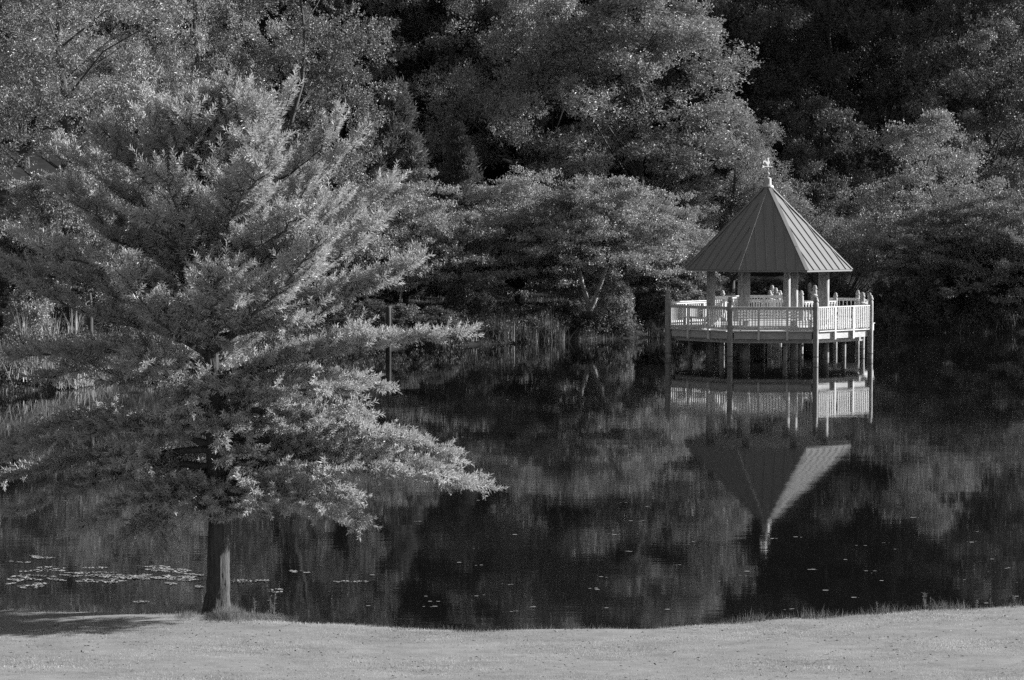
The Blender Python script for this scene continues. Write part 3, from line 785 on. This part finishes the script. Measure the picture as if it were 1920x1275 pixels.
# ------------------------------------------------------------------ near oak
def oak():
    r = np.random.RandomState(7)
    bx, by = (403 - 960) * 34.1 / F, 34.1
    root = empty('oak_tree', (bx, by, gz(bx, 33.6)))
    tag(root, 'large willow oak on the near bank, its drooping lower branches over the water', 'tree')
    H = 7.5
    zz = np.linspace(-.3, H, 150)
    cx = .03 * np.sin(zz * 1.3) - .02 * zz * .3; cy = .05 * np.sin(zz * .9 + 1)
    rr = np.interp(zz, [-.3, 0, .25, .8, 1.6, 4, 6.5, 7.9], [.255, .21, .172, .158, .14, .095, .045, .01])
    sides = 72; th = np.arange(sides) * 2 * np.pi / sides
    jit = np.ones((150, sides))
    for i in range(150):
        for k in range(sides):
            p = Vector((math.cos(th[k]) * 5.5, math.sin(th[k]) * 5.5, zz[i] * 2.2))
            f = abs(mnoise.noise(p)) + .5 * abs(mnoise.noise(p * 2.3 + Vector((0, 0, zz[i] * 3))))
            flare = max(0, .5 - zz[i]) * .25 * math.sin(th[k] * 5 + 1)
            jit[i, k] = 1 + .17 * (f - .35) + flare * .5
    V, Q = tube_arrays(np.stack([cx, cy, zz], 1), rr, sides, jit)
    link('trunk', np_mesh('oak_trunk', V, Q, M['oak_bark'], smooth=True, k=4), root)
    # outline of the crown: radius right / left against height
    RZ = [1.2, 1.6, 2.0, 2.4, 3.2, 4.1, 4.9, 5.6, 6.4, 7.1, 7.6, 8.0]
    RR = [1.8, 2.3, 4.1, 3.6, 2.6, 3.4, 2.8, 2.7, 2.4, 1.9, 1.0, .2]
    RL = [1.6, 2.6, 3.5, 3.7, 2.7, 3.2, 3.3, 3.2, 2.7, 1.7, 1.0, .2]
    sh_b, sh_d, sh_l = [], [], []
    tubes = []
    TIPS = [(925, 905, 2.6, .3), (900, 900, 2.3, -.5), (875, 852, 3.0, .2), (700, 972, 1.75, -.4), (735, 715, 3.3, .5), (820, 860, 2.4, 1.0), (890, 618, 3.5, .2), (640, 960, 1.9, -1.0), (790, 485, 4.1, .3),
            (765, 325, 4.7, .2), (690, 250, 5.3, 0), (735, 400, 4.4, -.8), (10, 950, 2.2, .2), (-50, 862, 2.8, -.4), (115, 990, 1.8, -.5), (-20, 890, 2.4, 1.0), (0, 655, 3.5, .3), (15, 520, 4.2, -.3), (30, 430, 4.6, .4),
            (110, 335, 5.0, -.2), (190, 250, 5.4, .3), (370, 160, 6.2, .2), (450, 150, 6.4, -.3), (560, 155, 5.9, .2), (265, 165, 5.8, 0), (500, 180, 6.0, -.8), (300, 300, 5.0, -2.2), (480, 300, 5.2, -2.3), (620, 420, 4.0, -2.3), (200, 470, 3.9, -2.2)]
    nT = len(TIPS); nL = 74 + nT
    for i in range(nL):
        f = (i - nT + .5) / (nL - nT) if i >= nT else .5
        z0 = 1.45 + 5.75 * f ** 1.0
        az = i * 2.39996 + r.uniform(-.3, .3)
        el = math.radians(np.interp(z0, [1.4, 2.4, 3.5, 5, 6.2, 7.2], [-2, 8, 20, 34, 48, 66]) + r.uniform(-6, 6))
        # tip height -> radius of outline
        Lh = 2.5
        for _ in range(6):
            zt = z0 + Lh * math.tan(el) * .75 - (.35 if z0 < 2.6 else 0)
            rt = np.interp(zt, RZ, RR) * (.5 + .5 * math.cos(az)) + np.interp(zt, RZ, RL) * (.5 - .5 * math.cos(az))
            Lh = .5 * Lh + .5 * rt
        Lh *= (r.uniform(.72, 1.04) if i % 4 else r.uniform(.4, .7))
        if z0 > 7: Lh *= .8
        if z0 < 4.2 and math.sin(az) < -.45: Lh *= .4
        b0 = np.array([np.interp(z0, zz, cx), np.interp(z0, zz, cy), z0])
        n = 14; t = np.linspace(0, 1, n)
        hr = Lh * t; rise = Lh * math.tan(el) * (t ** (.8 if z0 > 3 else .7)) * (1 if el > 0 else 1)
        sag = -(.5 if z0 < 3 else .12) * t ** 2.2 * (Lh / 3) + (.25 * np.sin(t * 3.1) if z0 < 4 else .0)
        wig = np.cumsum(r.normal(size=(n, 3)) * .055, 0); wig[0] = 0
        P = b0 + np.stack([np.cos(az) * hr, np.sin(az) * hr, rise + sag], 1) + wig
        if i < nT:
            tx, ty, z0, dy = TIPS[i]
            b0 = np.array([np.interp(z0, zz, cx), np.interp(z0, zz, cy), z0])
            dt_ = by + dy
            tip = np.array([(tx - 960) * dt_ / F - bx, dy, CH + (HZ - ty) * dt_ / F - .2])
            tip = b0 + (tip - b0) * (1 - .25 / np.linalg.norm(tip - b0))
            Lh = float(np.hypot(tip[0] - b0[0], tip[1] - b0[1])); Lh = max(Lh, 1.4)
            ctl = (b0 + tip) / 2 + np.array([0, 0, (.35 if z0 < 3.8 else -.12 * Lh)])
            tq = t[:, None]
            P = (1 - tq) ** 2 * b0 + 2 * tq * (1 - tq) * ctl + tq ** 2 * tip + wig * (1 - tq) * .8
        over = P[-1, 2] - 7.75 if i < nT else P[-1, 2] - 7.3
        if over > 0: P = b0 + (P - b0) * max(.35, 1 - over / max(P[-1, 2] - z0, .3))
        w0 = np.interp(z0, [1.4, 4, 7.6], [.055, .04, .018]) * (.5 + Lh / 5)
        Vt, Qt = tube_arrays(P, w0 * (1 - t * .85), 7)
        link('limb', np_mesh('oak_limb', Vt, Qt, M['bark'], smooth=True, k=4), root)
        T = np.gradient(P, axis=0); T /= np.linalg.norm(T, axis=1)[:, None]
        # secondary branches, mostly sideways in the limb's plane
        ns = int(5 + Lh * 5.5)
        for s in range(ns):
            tt = .16 + .84 * (s + r.random()) / ns
            p = np.array([np.interp(tt, t, P[:, k]) for k in range(3)]); tg = np.array([np.interp(tt, t, T[:, k]) for k in range(3)]); tg /= np.linalg.norm(tg)
            side = np.cross(tg, [0, 0, 1]); side /= np.linalg.norm(side) + 1e-6
            sg = 1 if s % 2 else -1
            d = tg * r.uniform(.5, 1.0) + side * sg * r.uniform(.5, 1.0) + np.array([0, 0, r.uniform(-.10, .12) + np.interp(z0, [3, 6], [0, .3])])
            d /= np.linalg.norm(d)
            L2 = (.22 + .42 * (1 - tt) * Lh / 1.6) * r.uniform(.6, 1.15); L2 = min(max(L2, .3), 1.35) * (.68 if i < nT and z0 < 4 else 1)
            bend = np.array([0, 0, .15 * L2]) if z0 > 3 else np.array([0, 0, -.08 * L2])
            pm, pe = p + d * L2 * .5, p + d * L2 + bend
            tubes.append(tube_arrays([p, pm, pe], [.012, .009, .004], 3))
            nt_ = int(3 + L2 / .085)
            for q in range(nt_):
                u = (q + r.random()) / nt_
                bq = (1 - u) ** 2 * p + 2 * u * (1 - u) * pm + u * u * pe
                s2 = np.cross(d, r.normal(size=3)); s2 /= np.linalg.norm(s2)
                dd = d * r.uniform(.45, .9) + s2 * np.array([.65, .65, .4]) + np.array([0, 0, np.interp(z0, [1.5, 4, 7], [.1, .3, .65])])
                sh_b.append(bq); sh_d.append(dd / np.linalg.norm(dd)); sh_l.append(r.uniform(.14, .34))
            sh_b.append(pe); sh_d.append(d + [0, 0, .25]); sh_l.append(r.uniform(.2, .38))
        sh_b.append(P[-1]); sh_d.append(T[-1] + [0, 0, .1]); sh_l.append(.35)
        if z0 > 4:
            for q in (.8, .9, 1.0):
                p = np.array([np.interp(q, t, P[:, k]) for k in range(3)]); sh_b.append(p); sh_d.append(T[-1] * .3 + [r.normal() * .15, r.normal() * .15, 1.]); sh_l.append(r.uniform(.3, .6))
    # extra low hanging spray left of the trunk
    for k in range(26):
        c = np.array([-.78 + r.normal() * .12, -.35 + r.normal() * .15, 1.55 - k * .026]); sh_b.append(c); sh_d.append(np.array([r.normal() * .5 + .2, r.normal() * .5, -.7])); sh_l.append(.22)
    B = np.array(sh_b); D = np.array(sh_d); L = np.array(sh_l)
    D /= np.linalg.norm(D, axis=1)[:, None]
    # fine woody shoots
    k = len(B)
    a = np.cross(D, [0, 0, 1.]); a /= np.linalg.norm(a, axis=1)[:, None] + 1e-6; c = np.cross(D, a)
    E = B + D * L[:, None]; w = .0028
    Vs = np.stack([B + a * w, B - a * w * .5 + c * w, B - a * w * .5 - c * w, E], 1).reshape(-1, 3)
    i4 = (np.arange(k) * 4)[:, None]
    Ts = np.concatenate([i4 + [0, 1, 3], i4 + [1, 2, 3], i4 + [2, 0, 3]], 1).reshape(-1, 3)
    nl = 26
    t = (np.arange(nl)[None] + r.random((k, nl))) / nl
    P = B[:, None] + D[:, None] * (L[:, None] * t)[..., None]
    ph = np.arange(nl)[None] * 2.4 + r.random((k, 1)) * 6.28
    rad = a[:, None] * np.cos(ph)[..., None] + c[:, None] * np.sin(ph)[..., None]
    LD = D[:, None] * (.55 + .6 * t)[..., None] + rad * .8 + r.normal(size=(k, nl, 3)) * .18
    N = rad * -.8 + D[:, None] * .3 + r.normal(size=(k, nl, 3)) * .35; N[..., 2] += .3
    LL = .108 * (.65 + .5 * r.random((k, nl))) * (1 - .25 * t)
    tone = (np.repeat(.85 + .3 * r.random(k), nl) * (.85 + .3 * r.random(k * nl)))
    V, T, tn = leaves(P.reshape(-1, 3), LD.reshape(-1, 3), N.reshape(-1, 3), LL.ravel(), .25 * LL.ravel(), tone, .3)
    
    cr = link('crown', np_mesh('oak_crown', V, T, M['oak_leaf'], tn), root)
    cr['kind'] = 'stuff'
    link('twigs', np_mesh('oak_twigs', Vs, Ts, M['bark']), root)['kind'] = 'stuff'
    Vb, Qb = join_tubes(tubes)
    link('branches', np_mesh('oak_branches', Vb, Qb, M['bark'], smooth=True, k=4), root)['kind'] = 'stuff'
oak()

# ------------------------------------------------------------------ lawn, bank edge, weeds
me = strip_grass('lawn_grass', 101, 330000, (-10.5, 10.5), lambda X, r: near_shore(X) - 7.2 * r.random(len(X)) ** 1.15 + .05, near_z, .045, .008, M['grass'], .9)
tag(link('lawn_grass', me), 'short mown grass of the bright near lawn', 'grass', None, 'stuff')
def edge_h(X, Y, r):
    n = len(X)
    k = .5 + .5 * np.sin(X * 1.7 + 1) * np.sin(X * .6) + .3 * np.sin(X * 6.)
    right = np.interp(X, [-8, -5.5, -1, 1.5, 3.5, 8], [.7, .35, .35, .6, 1.1, 1.3])
    return (.07 + .20 * np.clip(.2 + .55 * k, .05, .8) * right) * (.3 + .9 * r.random(n) ** 2)
me = strip_grass('bank_grass', 102, 42000, (-10.5, 10.5), lambda X, r: near_shore(X) + .04 + .22 * r.random(len(X)), near_z, edge_h, .008, M['weed'], .8)
tag(link('bank_grass', me), 'ragged taller grass along the edge between lawn and water', 'grass', None, 'stuff')
r = np.random.RandomState(140); n = 900
X = r.uniform(-10, 10, n); Y = near_shore(X) - .2 - 5.5 * r.random(n) ** 1.1
P = np.stack([X, Y, near_z(X, Y) + .035], 1)
V, T, tn = leaves(P, unit(r, n) * [1, 1, .15], np.tile([0, 0, 1.], (n, 1)) + r.normal(size=(n, 3)) * .3, .04 * (.6 + r.random(n)), .022, .2 + .9 * r.random(n) ** 2)
tag(link('fallen_leaves', np_mesh('fallen_leaves', V, T, M['dark_and_shaded_leaf'], tn)), 'small dark fallen leaves strewn thinly over the lawn', 'leaves', None, 'stuff')
bx = (403 - 960) * 34.1 / F
me = strip_grass('tuft', 103, 24000, (-1.15, 1.25), lambda X, r: 33.5 + r.normal(size=len(X)) * .22, lambda X, Y: np.full(len(X), .10), lambda X, Y, r: .24 * (.15 + .9 * r.random(len(X)) ** 1.5) * np.clip(1.2 - np.abs(X + .05) ** 1.5 * .9, .05, 1) * (.55 + .45 * np.sin(X * 7) * np.sin(X * 2.9 + 1)), .011, M['weed'], .8)
tag(link('long_grass', me, None, (bx, 0, 0)), 'mound of longer darker grass round the foot of the oak', 'grass', None, 'stuff')

def weed_mesh(seed, H, n):
    r = np.random.RandomState(seed); TR = []; P = []; D = []
    for i in range(n):
        a = r.random() * 6.28; l = .3 * r.random(); h = H * (.6 + .4 * r.random()); b = r.normal(size=3) * [.05, .05, 0]
        e = b + np.array([math.cos(a) * l * h, math.sin(a) * l * h, h])
        TR.append(tube_arrays([b - [0, 0, .1], (b + e) / 2 + [0, 0, .02], e], [.005, .004, .002], 4))
        m = int(h / .016); t = r.random(m) ** .8
        P.append(b + (e - b) * t[:, None]); D.append(np.stack([r.normal(size=m), r.normal(size=m), .4 + r.random(m)], 1))
    P = np.concatenate(P); D = np.concatenate(D); k = len(P)
    V, T, tn = leaves(P, D, np.tile([0, 0, 1.], (k, 1)) + r.normal(size=(k, 3)) * .3, .055 * (.6 + .6 * r.random(k)), .013, .8 + .5 * r.random(k))
    V2, Q2 = join_tubes(TR)
    return np_mesh('weed_leaves', V, T, M['weed'], tn), np_mesh('weed_stems', V2, Q2, M['weed'], np.ones(len(V2)), k=4)
WM = [weed_mesh(111, .42, 3), weed_mesh(112, .3, 4), weed_mesh(113, .36, 1)]
WEEDS = [(510, 1.1, 0, 'tallest leafy weed right of the oak trunk'), (470, .95, 2, 'single-stem weed between the oak trunk and the tallest leafy weed'), (447, .6, 2, 'small weed close against the right of the oak trunk'),
         (145, .4, 2, 'thin bare weed at the left end of the bank'), (175, .5, 1, 'pale branching weed at the left end of the bank'), (112, .35, 1, 'low weed near the left edge of the lawn'),
         (262, .3, 2, 'little weed left of the oak on the lawn edge'), (842, .35, 1, 'low weed on the bank below the middle of the water'),
         (1032, .3, 1, 'tiny weed at the lowest part of the bank'), (1306, .75, 1, 'bushy weed on the bank below the gazebo reflection'), (1432, .4, 2, 'small weed right of the bushy one below the gazebo reflection'),
         (1646, .6, 2, 'thin seeding weed on the right bank'), (1741, .8, 0, 'tallest stems on the right bank'), (1752, .6, 2, 'single stem beside the tallest stems on the right bank'),
         (1838, .65, 1, 'weed tuft on the right bank before the frame edge'), (1866, .5, 2, 'thin stalk between the last two tufts of the right bank'), (1912, .7, 1, 'weed tuft at the right edge of the view')]
for i, (x, s_, k, lab) in enumerate(WEEDS):
    d = 33.5
    for _ in range(3): X = (x - 960) * d / F; d = float(near_shore(X)) + .05
    t = empty('weed_plant', (X, d, .1)); t.scale = (s_,) * 3; t.rotation_euler = (0, 0, i * 2.)
    tag(t, lab, 'weed', 'weeds along the near bank')
    link('leaves', WM[k][0], t); link('stem', WM[k][1], t)

# ------------------------------------------------------------------ floating pond weed: mats of small pads
MATS = [(-20, 95, 1052, 7, 120, 'small mat of floating pads at the left edge, farthest out'),
        (20, 250, 1078, 16, 420, 'long ragged mat of floating pads left of the main raft'),
        (0, 80, 1098, 18, 280, 'mat of floating pads at the left edge nearest the lawn'),
        (130, 260, 1088, 10, 240, 'narrow mat of floating pads between the left mats and the bank'),
        (210, 380, 1084, 20, 780, 'main dense raft of floating pads left of the oak trunk'),
        (395, 500, 1092, 4, 70, 'thin line of floating pads just right of the oak trunk'),
        (522, 585, 1077, 5, 60, 'small isolated mat of floating pads right of the oak'),
        (622, 690, 1095, 3, 40, 'thin sliver of floating pads farthest right of the oak'),
        (500, 528, 1112, 4, 34, 'little cluster of pads behind the leafy weed'),
        (360, 378, 1106, 4, 26, 'little cluster of pads touching the left side of the trunk'),
        (245, 275, 1135, 3, 20, 'sliver of pads close to the left bank'),
        (1475, 1510, 1165, 2.5, 40, 'patch of pads stranded against the right bank')]
for i, (x0, x1, y, hy, n, lab) in enumerate(MATS):
    r = np.random.RandomState(200 + i)
    d0 = CH * F / (y - HZ); cX = ((x0 + x1) / 2 - 960) * d0 / F
    vs = []; fs = []
    n = int(n * 1.5)
    nw = max(1, int(hy * .8)); W = [(r.uniform(-.8, .8), r.uniform(-.95, .95), r.uniform(.12, .4) if nw > 3 else 1., r.uniform(-.25, .25)) for _ in range(nw)]
    for c_ in range(n):
        w_ = W[r.randint(nw)]; q_ = r.uniform(-1, 1)
        u = w_[0] + w_[2] * q_ if nw > 3 else q_
        if abs(u) > 1.05: continue
        v_ = w_[1] * (1 - .4 * abs(u)) + w_[3] * q_ * .4 + r.normal() * 1.1 / hy * (1.1 - abs(q_))
        yy = y + v_ * hy; d = CH * F / (yy - HZ); X = ((x0 + x1) / 2 + u * (x1 - x0) / 2 - 960) * d / F
        R_ = .008 + .018 * r.random() ** 1.5; tl = r.normal(size=2) * .12; a0 = r.random() * 6.28; m = 7
        ring_ = [(X - cX + R_ * math.cos(a0 + 6.28 * k / m), d - d0 + R_ * math.sin(a0 + 6.28 * k / m), .012 + R_ * (tl[0] * math.cos(a0 + 6.28 * k / m) + tl[1] * math.sin(a0 + 6.28 * k / m))) for k in range(m - 1)]
        nn = len(vs); vs += ring_; fs.append(tuple(range(nn, nn + m - 1)))
    me = bpy.data.meshes.new('pond_weed'); me.from_pydata(vs, [], fs); me.materials.append(M['pad'])
    o = link('pond_weed', me, None, (cX, d0, 0)); tag(o, lab, 'pond weed', 'mats of floating pond weed', 'stuff')
# scattered flecks on the open water
r = np.random.RandomState(300); vs = []; fs = []
for i in range(80):
    y = r.uniform(1000, 1165) if i % 3 else r.uniform(690, 1000); x = r.uniform(600, 1920); d = CH * F / (y - HZ); X = (x - 960) * d / F
    if d < near_shore(X) + .3: continue
    for q in range(r.randint(1, 4)):
        a = r.uniform(.006, .028) * (1 if q else 1.5); c0 = (X + r.normal() * .08, d + r.normal() * .03); nn = len(vs)
        vs += [(c0[0] + a * math.cos(6.28 * k / 6) * 1.3, c0[1] + a * math.sin(6.28 * k / 6) * .7, .01) for k in range(6)]; fs.append(tuple(range(nn, nn + 6)))
me = bpy.data.meshes.new('floating_flecks'); me.from_pydata(vs, [], fs); me.materials.append(M['pad'])
tag(link('floating_flecks', me), 'pale leaf flecks scattered over the open dark water', 'debris', None, 'stuff')
# small white feather under the deck's right side
d = 104.; X, Z = px(1585, 657, d)
f_ = MB()
pts = [(.0, -.11), (.05, -.06), (.02, .0), (.05, .07), (.0, .12), (-.06, .05), (-.07, -.05)]
f_.prism([(a, 0.02, b + .12) for a, b in pts], [(a, -.02, b + .12) for a, b in pts])
t = f_.build('white_feather', M['white_wood'], None, False, (X, d, 0)); tag(t, 'small curved white fleck on the dark water beneath the right of the deck', 'feather')
